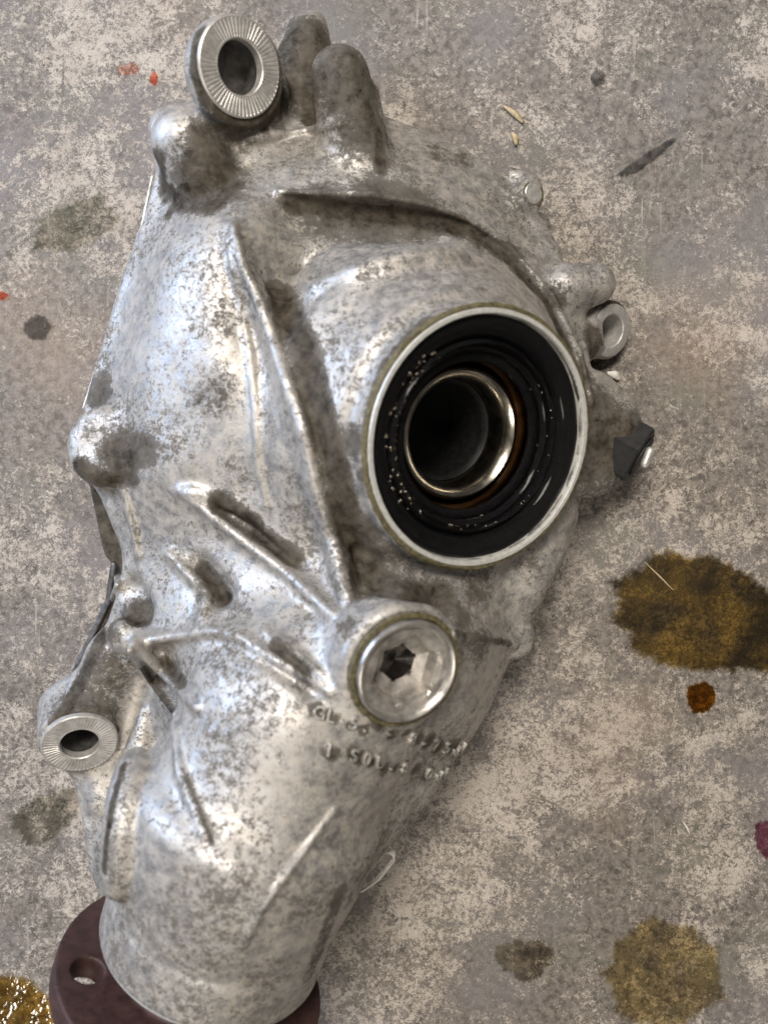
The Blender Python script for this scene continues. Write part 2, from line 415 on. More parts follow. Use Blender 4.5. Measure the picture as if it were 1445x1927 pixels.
# ---- outline of the main casting (photo px, px, height)
OUT = [(300,255,46),(286,330,44),(262,420,43),(225,520,41),(185,660,38),(152,765,37),(150,850,37),(176,912,38),(205,985,40),(232,1045,42),
       (222,1110,42),(192,1190,38),(150,1300,32),(112,1420,28),(138,1485,28),(154,1560,30),(162,1650,34),(186,1725,42),(300,1740,45),(450,1740,45),
       (600,1700,45),(678,1625,48),(790,1490,50),(868,1408,50),(925,1320,48),(958,1245,46),(984,1185,48),(1022,1108,50),(1070,1010,46),
       (1108,900,38),(1122,800,40),(1116,660,38),(1098,560,34),(1062,480,30),(1018,410,28),(955,330,28),(862,268,28),(742,222,30),(700,200,34),(600,235,36),(470,225,40),(380,200,44)]
poly = smooth_poly([P(*q)[:2] for q in OUT], 2)
CP = [(320,250,46),(450,262,52),(600,262,50),(740,240,35),
 (300,330,44),(400,350,64),(500,335,64),(620,320,62),(750,310,54),(860,290,34),(940,340,30),
 (265,430,43),(285,430,48),(330,430,68),(400,420,82),(470,420,82),(560,430,72),(700,430,66),(820,420,58),(900,400,44),(1000,430,28),
 (228,520,41),(250,520,46),(300,520,72),(350,520,84),(450,520,86),(560,520,70),(650,500,66),(750,500,64),
 (205,600,39),(228,600,43),(280,600,70),(340,600,84),(450,600,87),(600,620,64),(690,600,82),(770,600,90),
 (172,700,37),(200,700,42),(255,700,68),(330,700,82),(470,700,88),(615,720,66),(690,720,88),
 (150,800,36),(185,800,42),(260,800,69),(350,800,82),(480,800,88),(560,820,86),(640,850,70),
 (170,910,38),(200,910,42),(260,900,69),(350,900,79),(470,900,84),(590,950,82),(655,950,74),
 (220,1000,42),(300,1000,64),(400,1000,74),(520,1000,84),(620,1050,84),(700,1080,84),
 (225,1100,44),(300,1100,62),(400,1100,76),(500,1120,86),(600,1150,94),(760,1120,86),(900,1120,74),(960,1100,60),(1015,1090,58),
 (195,1180,38),(260,1200,54),(380,1200,84),(500,1220,96),(620,1230,102),(900,1200,82),(978,1190,46),
 (140,1290,30),(200,1290,34),(262,1290,38),(320,1300,58),(420,1300,92),(540,1300,104),(680,1340,106),(820,1320,92),(900,1310,74),(938,1290,56),
 (110,1390,28),(225,1400,32),(290,1400,38),(335,1400,52),(375,1420,80),(480,1420,102),(600,1420,107),(740,1420,97),(845,1400,74),
 (150,1500,28),(215,1500,32),(290,1500,42),(340,1500,56),(400,1520,84),(520,1520,103),(650,1520,98),(785,1485,68),
 (168,1600,32),(215,1600,38),(290,1600,52),(360,1600,80),(460,1600,100),(580,1600,98),(695,1590,68),
 (200,1700,35),(300,1720,60),(430,1720,80),(580,1700,70),
 (1080,560,32),(1100,700,38),(1110,850,38),(1070,960,42),(1000,600,55),(900,700,70),(900,900,75),(800,950,80)]
cp = np.array([P(*q) for q in CP])
def tps(r2): return 0.5*r2*np.log(r2+1e-9)
n_ = len(cp); A = np.zeros((n_+3, n_+3)); sc_ = 100.0
q = cp[:, :2]/sc_
A[:n_, :n_] = tps(((q[:, None]-q[None])**2).sum(-1))+np.eye(n_)*2e-4
A[:n_, n_] = 1; A[:n_, n_+1:] = q; A[n_, :n_] = 1; A[n_+1:, :n_] = q.T
wts = np.linalg.solve(A, np.r_[cp[:, 2], 0, 0, 0])
GX, GY = np.meshgrid(HS.ax[0].astype(float), HS.ax[1].astype(float), indexing='ij')
H = wts[n_]+wts[n_+1]*GX/sc_+wts[n_+2]*GY/sc_
for i in range(n_): H = H+wts[i]*tps((GX/sc_-q[i, 0])**2+(GY/sc_-q[i, 1])**2)
def ridge(pts, hs, wl, wr):
    """raise a sharp-crested ridge (negative h: a valley) along a line; widths left and right of the way it runs"""
    global H
    W = np.array([P(*q_)[:2] for q_ in pts]); best = np.full(GX.shape, 1e9); val = np.zeros(GX.shape)
    for i in range(len(W)-1):
        a, b = W[i], W[i+1]; e = b-a; L = e@e
        t = np.clip(((GX-a[0])*e[0]+(GY-a[1])*e[1])/L, 0, 1)
        dx = GX-a[0]-t*e[0]; dy = GY-a[1]-t*e[1]; d = np.hypot(dx, dy)
        side = e[0]*dy-e[1]*dx
        wd = np.where(side > 0, wl, wr)
        f = np.clip(1-d/wd, 0, 1); hh_ = hs[i]*(1-t)+hs[i+1]*t
        v = hh_*f*(1-0.35*(1-f))
        m_ = d < best; val = np.where(m_, v, val); best = np.where(m_, d, best)
    H = H+val
# heading down the picture, left of travel is the picture's right
ridge([(437,416,88),(457,500,90),(485,560,92),(513,637,92),(538,721,94),(572,813,96),(590,900,96),(622,1010,96),(652,1130,98)], [2,7,11,14,15,16,15,12,6], 17, 8)
ridge([(560,520,80),(594,600,72),(604,720,72),(628,830,72),(650,930,74),(672,1040,80)], [-4,-9,-11,-11,-9,-3], 10, 10)
H = np.clip(H, 20, 126)
gxx, gyy = np.gradient(H, HS.h)
slope = np.sqrt(1+gxx**2+gyy**2)
D2 = poly_sdf(GX, GY, poly)
d_top = ((HS.ax[2][None, None, :]-H[:, :, None].astype(np.float32))/slope[:, :, None].astype(np.float32))
D2f = np.broadcast_to(D2[:, :, None].astype(np.float32), d_top.shape)
kk = 3.0
hh = np.maximum(kk-np.abs(d_top-D2f), 0)/kk
Fb = np.maximum(d_top, D2f)+hh*hh*kk*0.25
Fb = np.maximum(Fb, 10-HS.ax[2][None, None, :])
HS.F = Fb.astype(np.float32); del Fb, d_top, D2f, hh

# ---- axes
N0 = unit((0.46, -0.22, 0.86))               # bore axis
BC = P(910, 829, 96)                          # centre of the bore's mouth
RB = 50.5                                     # outer radius of the pale ring
A_ = unit((0.32, 0.91, 0.22))                 # nose axis, towards the body
E_ = P(398, 1770, 66)                         # centre of the nose end
# nose barrel
HS.cyl(E_, A_, 46.5, 47, 0, 70, 14, rnd=2.0)
HS.cyl(E_, A_, 47.3, 47.6, 0, 20, 1.5, rnd=1.5)
HS.capsule(P(715, 1450, 46), 24, P(520, 1640, 46), 20, 14)
HS.capsule(E_+A_*60, 44, E_+A_*105+np.array([0,0,-8.]), 38, 24)
# differential drum and bore boss
HS.cyl(BC, N0, 82, 70, -70, -34, 8, rnd=5)
HS.cyl(BC, N0, 72, 57, -40, -9, 9, rnd=4)
HS.cyl(BC, N0, 55.5, 53.2, -30, -1.0, 3, rnd=1.4)
HS.cyl(BC, N0, 54, 51.2, -10, 0.6, 1.0, rnd=0.7)
# plug boss
NP = unit((0.40, -0.24, 0.88)); PC = P(766, 1264, 114)
HS.cyl(PC, NP, 29, 25.5, -45, -2.5, 9, rnd=4)

# ---- bosses and lugs
N1 = unit((0.65, -0.24, 0.72)); L1 = P(450, 126, 76)
HS.cyl(L1+np.array([1.6,-1.8,0]), N1, 22.0, 22.0, -11, -1.5, 2, rnd=2.0)
HS.capsule(P(452, 165, 52), 12, P(425, 290, 45), 16, 6)
HS.capsule(P(432, 110, 50), 11, P(405, 240, 48), 13, 4)
HS.capsule(P(420, 195, 60), 11, P(378, 285, 52), 14, 5)
HS.capsule(P(490, 200, 52), 9, P(450, 290, 48), 12, 5)
HS.capsule(P(396, 70, 60), 5, P(388, 205, 50), 5, 4)
HS.capsule(P(500, 170, 46), 11, P(480, 270, 44), 12, 4)
HS.capsule(P(352, 268, 58), 15.5, P(385, 335, 56), 15.5, 5)         # rounded bolt boss
HS.capsule(P(330, 250, 40), 12, P(370, 330, 45), 14, 4)
HS.capsule(P(610, 300, 28), 14, P(578, 70, 26), 10.5, 5)            # rear lug
HS.capsule(P(545, 235, 28), 13, P(560, 120, 26), 11, 6)
HS.capsule(P(540, 230, 26), 8, P(590, 45, 24), 6, 3)
HS.capsule(P(640, 142, 58), 12.6, P(672, 300, 46), 16, 6)           # thumb-shaped boss
HS.capsule(P(645, 155, 40), 13.0, P(665, 290, 36), 16, 4)
HS.capsule(P(700, 165, 52), 3.2, P(718, 318, 55), 2.4, 3)
HS.cyl(P(194, 838, 58), unit((-0.15, 0.05, 1)), 20.5, 18, -34, 2, 5, rnd=7)   # left boss
HS.capsule(P(238, 1196, 56), 8.5, P(262, 1206, 58), 7.5, 4)
N2 = unit((0.28, -0.50, 0.82)); L2 = P(150, 1398, 42)
HS.cyl(L2, N2, 18.6, 18.3, -26, -1.2, 2.5, rnd=2)
HS.capsule(P(150, 1390, 24), 13, P(215, 1240, 30), 13, 8)
HS.cyl(P(1003, 364, 28), unit((0.45, -0.1, 0.88)), 7.2, 7.0, -18, 0, 2, rnd=1.0)
HS.capsule(P(960, 335, 22), 5, P(995, 345, 24), 5, 3)
HS.capsule(P(988, 350, 19), 6, P(960, 390, 22), 10, 4)
HS.capsule(P(1060, 548, 30), 13, P(1118, 534, 28), 9.8, 5)         # right stub
N3 = unit((0.55, -0.28, 0.79)); L3 = P(1150, 622, 16)
HS.cyl(L3, N3, 14.3, 14.0, -12, -0.6, 2, rnd=1)
HS.capsule(L3-N3*8, 8, P(1085, 640, 18), 12, 5)
HS.capsule(P(1100, 800, 28), 22, P(1152, 815, 31), 13.5, 7)         # sensor boss
HS.capsule(P(1120, 740, 26), 10, P(1160, 775, 28), 10, 6)
HS.capsule(P(1110, 880, 28), 14, P(1150, 858, 28), 10, 6)
HS.cyl(P(972, 1207, 50), (0.25, -0.1, 1), 8.2, 7.6, -26, 2, 2.0, rnd=2.5)
HS.chain([P(1052, 965, 46), P(1024, 1015, 47), P(985, 1095, 48), P(954, 1180, 44)], [6, 6.5, 6.5, 6], 14)

HS.capsule(P(183, 1435, 24), 7, P(192, 1505, 27), 7, 4)
HS.capsule(P(975, 400, 18), 7, P(1022, 480, 20), 8, 5)
# ---- ribs and hollows, laid on the surface they stand on
def rib(pts, rs, off, k=4, op='add', n=4):
    P3 = []; r3 = []; o3 = []
    for i in range(len(pts)-1):
        for j in range(n):
            t = j/n
            P3.append((pts[i][0]*(1-t)+pts[i+1][0]*t, pts[i][1]*(1-t)+pts[i+1][1]*t))
            r3.append(rs[i]*(1-t)+rs[i+1]*t); o3.append(off[i]*(1-t)+off[i+1]*t)
    P3.append(pts[-1]); r3.append(rs[-1]); o3.append(off[-1])
    w3 = [HS.hit(a, b, o) for (a, b), o in zip(P3, o3)]
    HS.chain(w3, r3, k, op)
def fin(pts, rb, rc, hgt, k=3, base=-3.0):
    '''a tapering fin: wide foot, narrow crest; pts photo px, rb/rc radii, hgt crest height'''
    w3 = [HS.hit(a, b, 0) for a, b in pts]; T = []
    for i in range(len(pts)-1):
        m_ = max(2, int(np.linalg.norm(w3[i+1]-w3[i])/1.6))
        for j in range(m_+(i == len(pts)-2)):
            t = j/m_; T.append([w3[i]*(1-t)+w3[i+1]*t]+[q[i]*(1-t)+q[i+1]*t for q in (rb, rc, hgt)])
    HS.many([(w_+np.array([0, 0, base]), b_, w_+np.array([0, 0, h_]), c_) for w_, b_, c_, h_ in T]
            +[(T[i][0]+np.array([0, 0, T[i][3]]), T[i][2], T[i+1][0]+np.array([0, 0, T[i+1][3]]), T[i+1][2]) for i in range(len(T)-1)], k)
# hollows first
rib([(560,400),(680,415),(800,425)], [7,8,7], [4,3,4], 8, 'cut')
rib([(415,962),(478,1005),(548,1060)], [5,7.5,6], [1.5,1,1.5], 5, 'cut')
rib([(375,1070),(412,1115)], [5,6.5], [1,0.5], 5, 'cut')
rib([(262,1275),(250,1340),(236,1400)], [5,5,4], [3,3,3], 6, 'cut')
rib([(245,1110),(265,1150)], [6,6], [2,1], 5, 'cut')
rib([(510,1230),(590,1290)], [4,4.5], [1.5,1.5], 4, 'cut')
rib([(590,1130),(700,1090),(830,1130)], [5,6,5], [3,3,3], 6, 'cut')
# ribs
fin([(440,425),(457,500),(486,560),(514,637),(541,721),(574,813),(592,900),(625,1010),(655,1132)], [2,3.6,4.4,5,5.4,5.6,5.6,5.4,5], [1.3,1.8,2.1,2.4,2.7,3.0,3.1,3.1,3], [1,2.0,2.6,2.8,3,3,3,3,3], 3.0)
rib([(430,450),(452,570),(468,650),(480,760),(484,860),(500,950)], [1.2,1.4,1.5,1.5,1.4,1.0], [0.1,0.3,0.4,0.4,0.3,0.1], 2)
fin([(520,362),(600,370),(700,376),(800,392),(885,420),(960,470),(1040,560),(1092,670),(1112,760)], [2.0,3.0,3.4,3.0,2.4,2.0,2,2,1.8], [1,1.3,1.5,1.3,1.2,1.1,1,1,1], [1.5,5.5,7,6,3.5,2.4,2.2,2,1], 2.5)
fin([(342,925),(400,968),(470,1022),(545,1078),(622,1150)], [2.4,4,4.6,4.6,4], [1.5,1.9,2.1,2.1,2.0], [1.5,5.2,6.6,6.6,5.0], 4)
rib([(362,925),(440,948),(500,985),(560,1045)], [2.0,3.0,3.2,2.0], [0.4,0.6,0.6,0.3], 4)
fin([(320,1042),(362,1082),(396,1120),(380,1170)], [2.2,3.6,3.6,3.0], [1.5,1.9,1.9,1.6], [1.5,4.6,4.4,2], 3.5)
fin([(265,1206),(330,1196),(400,1186),(450,1194),(520,1238),(620,1300)], [4,3.6,3.4,3.4,3.4,3.0], [2.2,1.8,1.7,1.7,1.7,1.4], [4,3.6,3.4,3.6,3.4,1.2], 3.5)
fin([(500,1190),(560,1230),(612,1275)], [1.8,2.2,1.8], [1,1.2,1], [1,2,1], 2.5)
fin([(258,1210),(310,1262),(372,1330)], [3.6,3.6,2.8], [2.1,1.9,1.5], [5,4.5,1.5], 3)
fin([(248,1222),(290,1285),(330,1345)], [2.2,2.0,1.6], [1.1,1.1,1], [3.5,3.5,1], 2)
fin([(205,1150),(225,1100),(218,1068)], [2,2,1.6], [1.2,1.2,1], [4,4,2], 2.5)
fin([(235,920),(250,980),(262,1045)], [2.4,2.6,2.0], [1.3,1.3,1.1], [2.5,3,1.5], 3)
rib([(275,1340),(262,1420),(245,1500),(236,1580),(228,1655)], [3,7.5,9,9,8], [1,1,1,1,0.5], 2.5)
rib([(330,1360),(338,1450),(385,1570)], [1.6,1.8,1.4], [0.4,0.5,0.2], 3)
rib([(632,1520),(560,1620),(500,1700),(458,1780)], [1.0,1.2,1.2,1.0], [0.1,0.2,0.2,0.1], 1.5)
rib([(850,1195),(920,1200),(965,1212)], [2.0,2.2,2.4], [0.8,0.8,0.8], 3)
rib([(600,540),(700,500),(790,480),(860,480)], [2,3.0,3.4,3.0], [0,0.2,0.2,0], 7)
rib([(470,262),(560,248),(640,232)], [1.5,1.6,1.4], [0.5,0.5,0.4], 1.5)

# ---- openings
HS.cyl(BC, N0, 48.6, 48.6, -60, 6, 0.8, 'cut', rnd=0.5)
HS.cyl(PC, NP, 21.6, 21.6, -16, 6, 0.6, 'cut', rnd=0.5)
HS.cyl(L1, N1, 11.2, 11.2, -34, 8, 0, 'cut', rnd=0)
HS.cyl(L2, N2, 9.0, 9.0, -20, 8, 0, 'cut', rnd=0)
HS.cyl(L3, N3, 8.0, 8.0, -40, 8, 0, 'cut', rnd=0)
# tidy the wide groove round the mouth
HS.F = np.maximum(HS.F, 5-HS.ax[2][None, None, :])

root = bpy.data.objects.new('differential_housing', None); scene.collection.objects.link(root)
root.location = (0, 0, 0)
tag(root, 'used cast aluminium differential housing with dirt spots and ribs, lying on the concrete floor', 'car part')

# patches of grime and of painted shade: place and size in mm
GR = []
def gp(px, py, r, a):
    h = HS.hit(px, py); GR.append((h, r*kz(h[2]), a))
for q_ in [(385,330,62,0.95),(395,275,50,0.75),(340,300,40,0.5),(330,370,25,0.9),(500,150,60,0.5),(235,860,45,0.9),(270,850,30,0.6),(645,150,70,0.62),(680,230,45,0.6),(570,90,60,0.9),(585,160,50,0.8),
          (675,1000,38,0.6),(700,1080,40,0.5),(560,900,20,0.25),
          (700,400,50,0.7),(610,395,45,0.6),(790,405,40,0.6),(870,300,20,0.4),(560,385,30,0.45),
          (965,470,30,0.6),(1040,560,30,0.6),(1095,700,30,0.6),(900,450,30,0.45),(260,1165,35,0.9),(205,1190,22,0.5),
          (480,1010,26,0.5),(400,1110,22,0.6),(575,1270,22,0.4),(295,1290,20,0.6),(440,960,16,0.5),(1150,565,32,0.9),(1160,830,60,0.85),(1130,770,45,0.6),(1130,850,40,0.7),
          (1110,880,30,0.5),(900,1100,40,0.45),(720,1110,70,0.45),(190,740,30,0.6),(400,740,45,0.35),(200,1260,45,0.5),(120,1350,30,0.5),(160,1340,60,0.5),
          (520,1830,50,0.15),(600,1700,50,0.2),(450,235,40,0.9),(520,200,30,0.8),(870,1160,25,0.5),(1000,1060,30,0.35),
          (905,1215,40,0.35),(650,1180,25,0.4),(430,400,12,0.2),(320,400,14,0.8),(315,370,14,0.6),(665,830,30,0.5),(690,900,30,0.4),(1120,640,30,0.6),(830,290,30,0.3)]:
    gp(*q_)
def gl_(pts, r_, a):
    for i in range(len(pts)-1):
        (x0, y0), (x1, y1) = pts[i], pts[i+1]; m_ = max(1, int(math.hypot(x1-x0, y1-y0)/(r_*0.6)))
        for j in range(m_+1): gp(x0+(x1-x0)*j/m_, y0+(y1-y0)*j/m_, r_, a)
for q_ in [(450,126,34,1.6),(440,110,30,1.6),(455,150,30,1.6)]: gp(*q_)  # shade inside the upper bushing hole, painted dark
gl_([(420,205),(450,232),(500,228),(535,190)], 18, 1.2)  # grimy wall and gap shadow below the upper lug, painted as one
gl_([(375,60),(365,130),(385,190)], 12, 0.8)
gl_([(300,300),(310,345),(345,380),(400,390),(440,350)], 20, 0.9)  # grime on the bolt boss, with its shaded underside painted in
gl_([(585,110),(580,170),(588,225)], 18, 1.1)
gl_([(690,190),(712,250),(716,320)], 10, 0.9)
gl_([(150,880),(190,900),(250,895)], 18, 0.9)
gl_([(700,930),(690,800),(720,690),(800,600)], 10, 0.5)
gl_([(690,1060),(720,1110),(830,1130)], 30, 0.75)
gl_([(190,1200),(150,1290),(110,1360)], 16, 0.9)
gl_([(120,1345),(170,1350),(215,1380)], 12, 0.8)
gl_([(585,1830),(615,1750),(640,1680)], 18, 0.45)
gl_([(860,1190),(960,1212)], 7, 0.5)
gl_([(525,555),(560,630),(590,720),(612,810),(642,920),(664,1040)], 25, 1.05)  # valley grime plus the dark reflection of its right-facing side, painted
gl_([(548,580),(572,650),(598,740),(622,840),(650,940),(668,1090)], 15, 1.35)
gl_([(555,380),(640,392),(720,402),(800,412),(860,428)], 20, 1.2)  # shadow below the upper rib painted in
gl_([(890,440),(960,490),(1030,575),(1080,680),(1100,760)], 16, 0.85)  # shaded inner face of the arc put into the colour
gl_([(412,945),(475,985),(548,1050)], 17, 1.15)  # shade in this rib pocket and the next painted dark
gl_([(385,1075),(410,1105),(425,1130)], 15, 1.1)
gl_([(520,1215),(575,1262)], 12, 0.9)
gl_([(315,1245),(345,1290)], 10, 0.9)
gl_([(268,1262),(300,1310),(320,1340)], 9, 0.9)
gl_([(232,1440),(212,1510),(200,1580),(196,1640)], 6, 0.8)
gl_([(345,1450),(400,1590)], 4, 0.4)
for i_ in range(13): gp(597+i_*21+random.uniform(-8, 8), 1343+i_*5.6+random.uniform(-10, 10), random.uniform(9, 15), random.uniform(0.45, 0.8))
for i_ in range(11): gp(612+i_*22+random.uniform(-8, 8), 1412+i_*5.2+random.uniform(-10, 10), random.uniform(9, 15), random.uniform(0.45, 0.8))
gl_([(160,920),(185,1000),(205,1050)], 26, 1.2)
def grime_shade(V):
    g = np.zeros(len(V))
    for c, r, a in GR:
        d = np.linalg.norm(V-c, axis=1)/r
        g = np.maximum(g, a*np.clip(1.6-d, 0, 1))
    # the outer side faces low down are greasy
    return g
HS.build('cast_body', M_cast, root, grime_shade)

# ------------------------------------------------------------------ lathe helper
def frame_of(nrm):
    nrm = unit(nrm); up = np.array([0, 1, 0.]) if abs(nrm[1]) < 0.9 else np.array([1., 0, 0])
    u = unit(np.cross(up, nrm)); v = np.cross(nrm, u); return u, v, nrm
def lathe(name, c, nrm, prof, m, parent, seg=96, smooth=True, wob=0.0, freq=3.0, close=False):
    u, v, n3 = frame_of(nrm); V = []; Fc = []
    for i in range(seg):
        a = 2*math.pi*i/seg; ca, sa = math.cos(a), math.sin(a)
        for j, (r, t) in enumerate(prof):
            dd = wob*mnoise.noise(Vector((ca*freq, sa*freq, j*1.7))) if wob else 0
            V.append(c+(u*ca+v*sa)*(r+dd)+n3*(t+dd*0.5))
    k = len(prof)
    for i in range(seg):
        i2 = (i+1) % seg
        for j in range(k if close else k-1):
            j2 = (j+1) % k
            Fc.append((i*k+j, i2*k+j, i2*k+j2, i*k+j2))
    o = from_np(name, V, Fc, m, parent, smooth)
    if smooth:
        me = o.data
        me.set_sharp_from_angle(angle=R(35))
    return o

# ------------------------------------------------------------------ bore: ring, seal, bearing
lathe('bore_ring', BC, N0, [(48.4,-6),(48.7,0.5),(49.1,1.1),(50.6,1.1),(51.0,0.5),(51.0,-3)], M_mach, root, 160, wob=0.10, freq=9)
seal = lathe('shaft_seal', BC, N0, [(48.3,-3.0),(47.4,-1.5),(46,-1.2),(42.0,-2.6),(40.5,-4.0),(39.5,-6.0),(38.6,-4.4),(37.6,-3.6),(37.0,-4.6),(36.4,-7.0),(36.8,-9),(38,-11)], M_rubber, root, 160, wob=0.25, freq=6)
lathe('crud_ring', BC, N0, [(50.9,0.3),(51.6,0.5),(52.4,0.15),(53.0,-0.8)], M_seal, root, 160, wob=0.5, freq=14)
lathe('spring_ring', BC, N0, [(36.8,-7.5),(35.8,-7.2),(34.8,-7.8),(34.0,-9.2),(34.6,-11)], M_rubber, seal, 140, wob=0.2, freq=8)
lathe('seal_lip', BC, N0, [(34.6,-10.6),(32.6,-9.8),(30.6,-10.2),(29.9,-11.4),(31.0,-14)], M_rubber, seal, 140, wob=0.2, freq=8)
lathe('bearing_cage', BC, N0, [(34,-20),(32.0,-19),(30.2,-19.5),(29.4,-22),(31,-28)], M_cage, root, 120, wob=0.3, freq=5)
lathe('bearing_ring', BC, N0, [(27.6,-40),(27.4,-17.5),(26.8,-16.2),(25.8,-15.8),(24.6,-16.6),(23.2,-18.4),(22.3,-20.6),(21.8,-27),(21.6,-40)], M_steel, root, 120)
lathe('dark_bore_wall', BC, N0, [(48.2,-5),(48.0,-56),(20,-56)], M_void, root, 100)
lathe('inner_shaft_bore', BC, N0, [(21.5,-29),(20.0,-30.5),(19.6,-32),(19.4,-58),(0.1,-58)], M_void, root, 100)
# clumps of oil and grit on the left side of the seal
u0, v0, _ = frame_of(N0)
def on_seal(ang, r, t): return BC+(u0*math.cos(ang)+v0*math.sin(ang))*r+N0*t
def blob_mesh(specs, name, m, parent, kind=None):
    bm = bmesh.new()
    for c, r, sq in specs:
        mt = Matrix.Translation(Vector(c/1000)) @ Matrix.Rotation(random.random()*3, 4, 'Z') @ Matrix.Diagonal((r*sq/1000, r/1000, r*0.6/1000, 1))
        bmesh.ops.create_icosphere(bm, subdivisions=2, radius=1, matrix=mt)
    me = bpy.data.meshes.new(name); bm.to_mesh(me); bm.free()
    for p_ in me.polygons: p_.use_smooth = True
    o = link_mesh(name, me, m, parent)
    if kind: o['kind'] = kind
    return o
M_oilglass, nt_, bs_ = mat('dark_oil_bead'); bs_.inputs['Base Color'].default_value = (0.03, 0.018, 0.006, 1); bs_.inputs['Roughness'].default_value = 0.04
bs_.inputs['Coat Weight'].default_value = 1; bs_.inputs['Coat Roughness'].default_value = 0.03
sp = []
def angle_for(px, py):
    h = P(px, py, BC[2]); d = h-BC; return math.atan2(d@v0, d@u0)
profile = [(47.4,-1.5),(46,-1.2),(42,-2.6),(40.5,-4),(38.6,-4.4),(37.6,-3.6),(37,-4.6),(36.4,-7),(36,-9.5),(34.6,-10.8),(33.6,-12.2),(32.4,-15.4)]
for i in range(70):
    a = angle_for(740+random.uniform(-30, 40), random.uniform(640, 1010))
    r, t = random.choice(profile[2:8]); sp.append((on_seal(a, r+random.uniform(-.4, .4), t+0.2), random.uniform(0.25, 0.6), random.uniform(1, 2)))
for i in range(60):
    a = angle_for(1070, random.uniform(730, 1000)) if i % 2 else angle_for(random.uniform(850, 1030), 1050)
    r, t = random.choice(profile[6:]); sp.append((on_seal(a, r-0.2, t+0.2), random.uniform(0.25, 0.55), random.uniform(1, 1.6)))
blob_mesh(sp, 'oil_beads', M_oilglass, root, 'stuff')
sp = []
for i in range(9):
    a = angle_for(745+random.uniform(-20, 30), random.uniform(650, 900))
    r, t = random.choice(profile[2:7]); sp.append((on_seal(a, r, t+0.15), random.uniform(0.25, 0.55), random.uniform(1.2, 2.5)))
M_grit = simple('grit', (0.09, 0.075, 0.045), 0.7, 0.0, 800, 0.5, 0.5)
blob_mesh(sp, 'grit_on_seal', M_grit, root, 'stuff')

# ------------------------------------------------------------------ drain plug with a socket
plug = bpy.data.objects.new('drain_plug', None); scene.collection.objects.link(plug); plug.parent = root
lathe('plug_seat', PC, NP, [(22.8,-1.8),(22.4,-0.6),(20.8,-0.6),(20.3,-1.6)], M_seal, plug, 120, wob=0.7, freq=14)
lathe('plug_rim', PC, NP, [(20.3,-4),(20.3,0.8),(19.8,1.5),(19.2,1.7),(18.2,1.2),(17.4,0.0),(17.1,-0.4)], M_plug, plug, 120, wob=0.06, freq=4)
# recessed face with hexagonal socket and drill point
up_, vp_, _ = frame_of(NP)
def plug_pt(r, a, t, ox=0, oy=0): return PC+(up_*(math.cos(a)*r+ox)+vp_*(math.sin(a)*r+oy))+NP*t
seg = 48; V = []; Fc = []
def hexr(a, r):                                  # hexagon of circumradius r
    b = (a-0.35) % (math.pi/3)-math.pi/6
    return r*math.cos(math.pi/6)/math.cos(b)
ring_specs = [(lambda a: 17.3, -0.4), (lambda a: 15.0, -0.8), (lambda a: hexr(a, 14.2), -1.6), (lambda a: hexr(a, 12.6), -6.5), (lambda a: hexr(a, 7.6), -8.5)]
for i in range(seg):
    a = 0.35+2*math.pi*i/seg
    for f_, t in ring_specs: V.append(plug_pt(f_(a), a, t))
k = len(ring_specs)
for i in range(seg):
    for j in range(k-1): Fc.append((i*k+j, ((i+1) % seg)*k+j, ((i+1) % seg)*k+j+1, i*k+j+1))
from_np('hex_socket', V, Fc, M_socket, plug, smooth=False)

lathe('drill_point', PC, NP, [(7.7,-8.2),(6.6,-9),(0.1,-12)], M_dark, plug, 24, smooth=False)
# ------------------------------------------------------------------ bushings with serrated washer faces
def bushing(c, nrm, ro, ri, teeth, thick, depth):
    b = bpy.data.objects.new('bushing', None); scene.collection.objects.link(b); b.parent = root
    u, v, n3 = frame_of(nrm); V = []; Fc = []
    seg = teeth*4
    prof = [(ro, -1.8, 0), (ro, thick-0.5, 0), (ro-0.6, thick, 0), (ro-1.2, thick, 1), (ri+1.4, thick, 1), (ri+0.5, thick, 0), (ri, thick-0.5, 0), (ri, -3, 0)]
    k = len(prof)
    for i in range(seg):
        a = 2*math.pi*i/seg
        groove = 0.42 if i % 4 in (0,) else 0.0
        ns = 0.6+0.6*mnoise.noise(Vector((math.cos(a)*2, math.sin(a)*2, ro)))
        for r, t, gq in prof:
            V.append(c+(u*math.cos(a)+v*math.sin(a))*r+n3*(t-groove*gq*ns))
    for i in range(seg):
        for j in range(k-1): Fc.append((i*k+j, ((i+1) % seg)*k+j, ((i+1) % seg)*k+j+1, i*k+j+1))
    from_np('serrated_face', V, Fc, M_washer, b, smooth=False)
    lathe('sleeve', c, nrm, [(ri+0.6, -1.0), (ri+0.05, -1.4), (ri+0.05, -depth), (0.1 if depth < 14 else ri+1.0, -depth)], M_sleeve, b, 64)  # shallow sleeve gets a dark floor standing in for the hole's shade
    return b
bushing(L1, N1, 19.5, 10.6, 60, 1.4, 12)
bushing(L2, N2, 16.6, 8.4, 56, 1.2, 16)
b3 = lathe('bushing', L3, N3, [(12.8,-1.2),(12.6,0.2),(12.0,0.5),(8.2,0.5),(7.6,0.0),(7.6,-13)], M_washer, root, 80)
# metal tongue seen inside the upper bushing
# bolt in the right tab
BT = P(1003, 364, 28.2); NB = unit((0.45, -0.1, 0.88))
lathe('bolt', BT, NB, [(4.9,-2),(4.8,0.3),(4.4,0.6),(0.05,0.65)], M_washer, root, 48)
lathe('bolt_groove', BT-NB*0.6, NB, [(6.0,0.3),(5.6,0.75),(5.0,0.75),(4.8,0.3)], M_seal, root, 60, wob=0.3, freq=9)

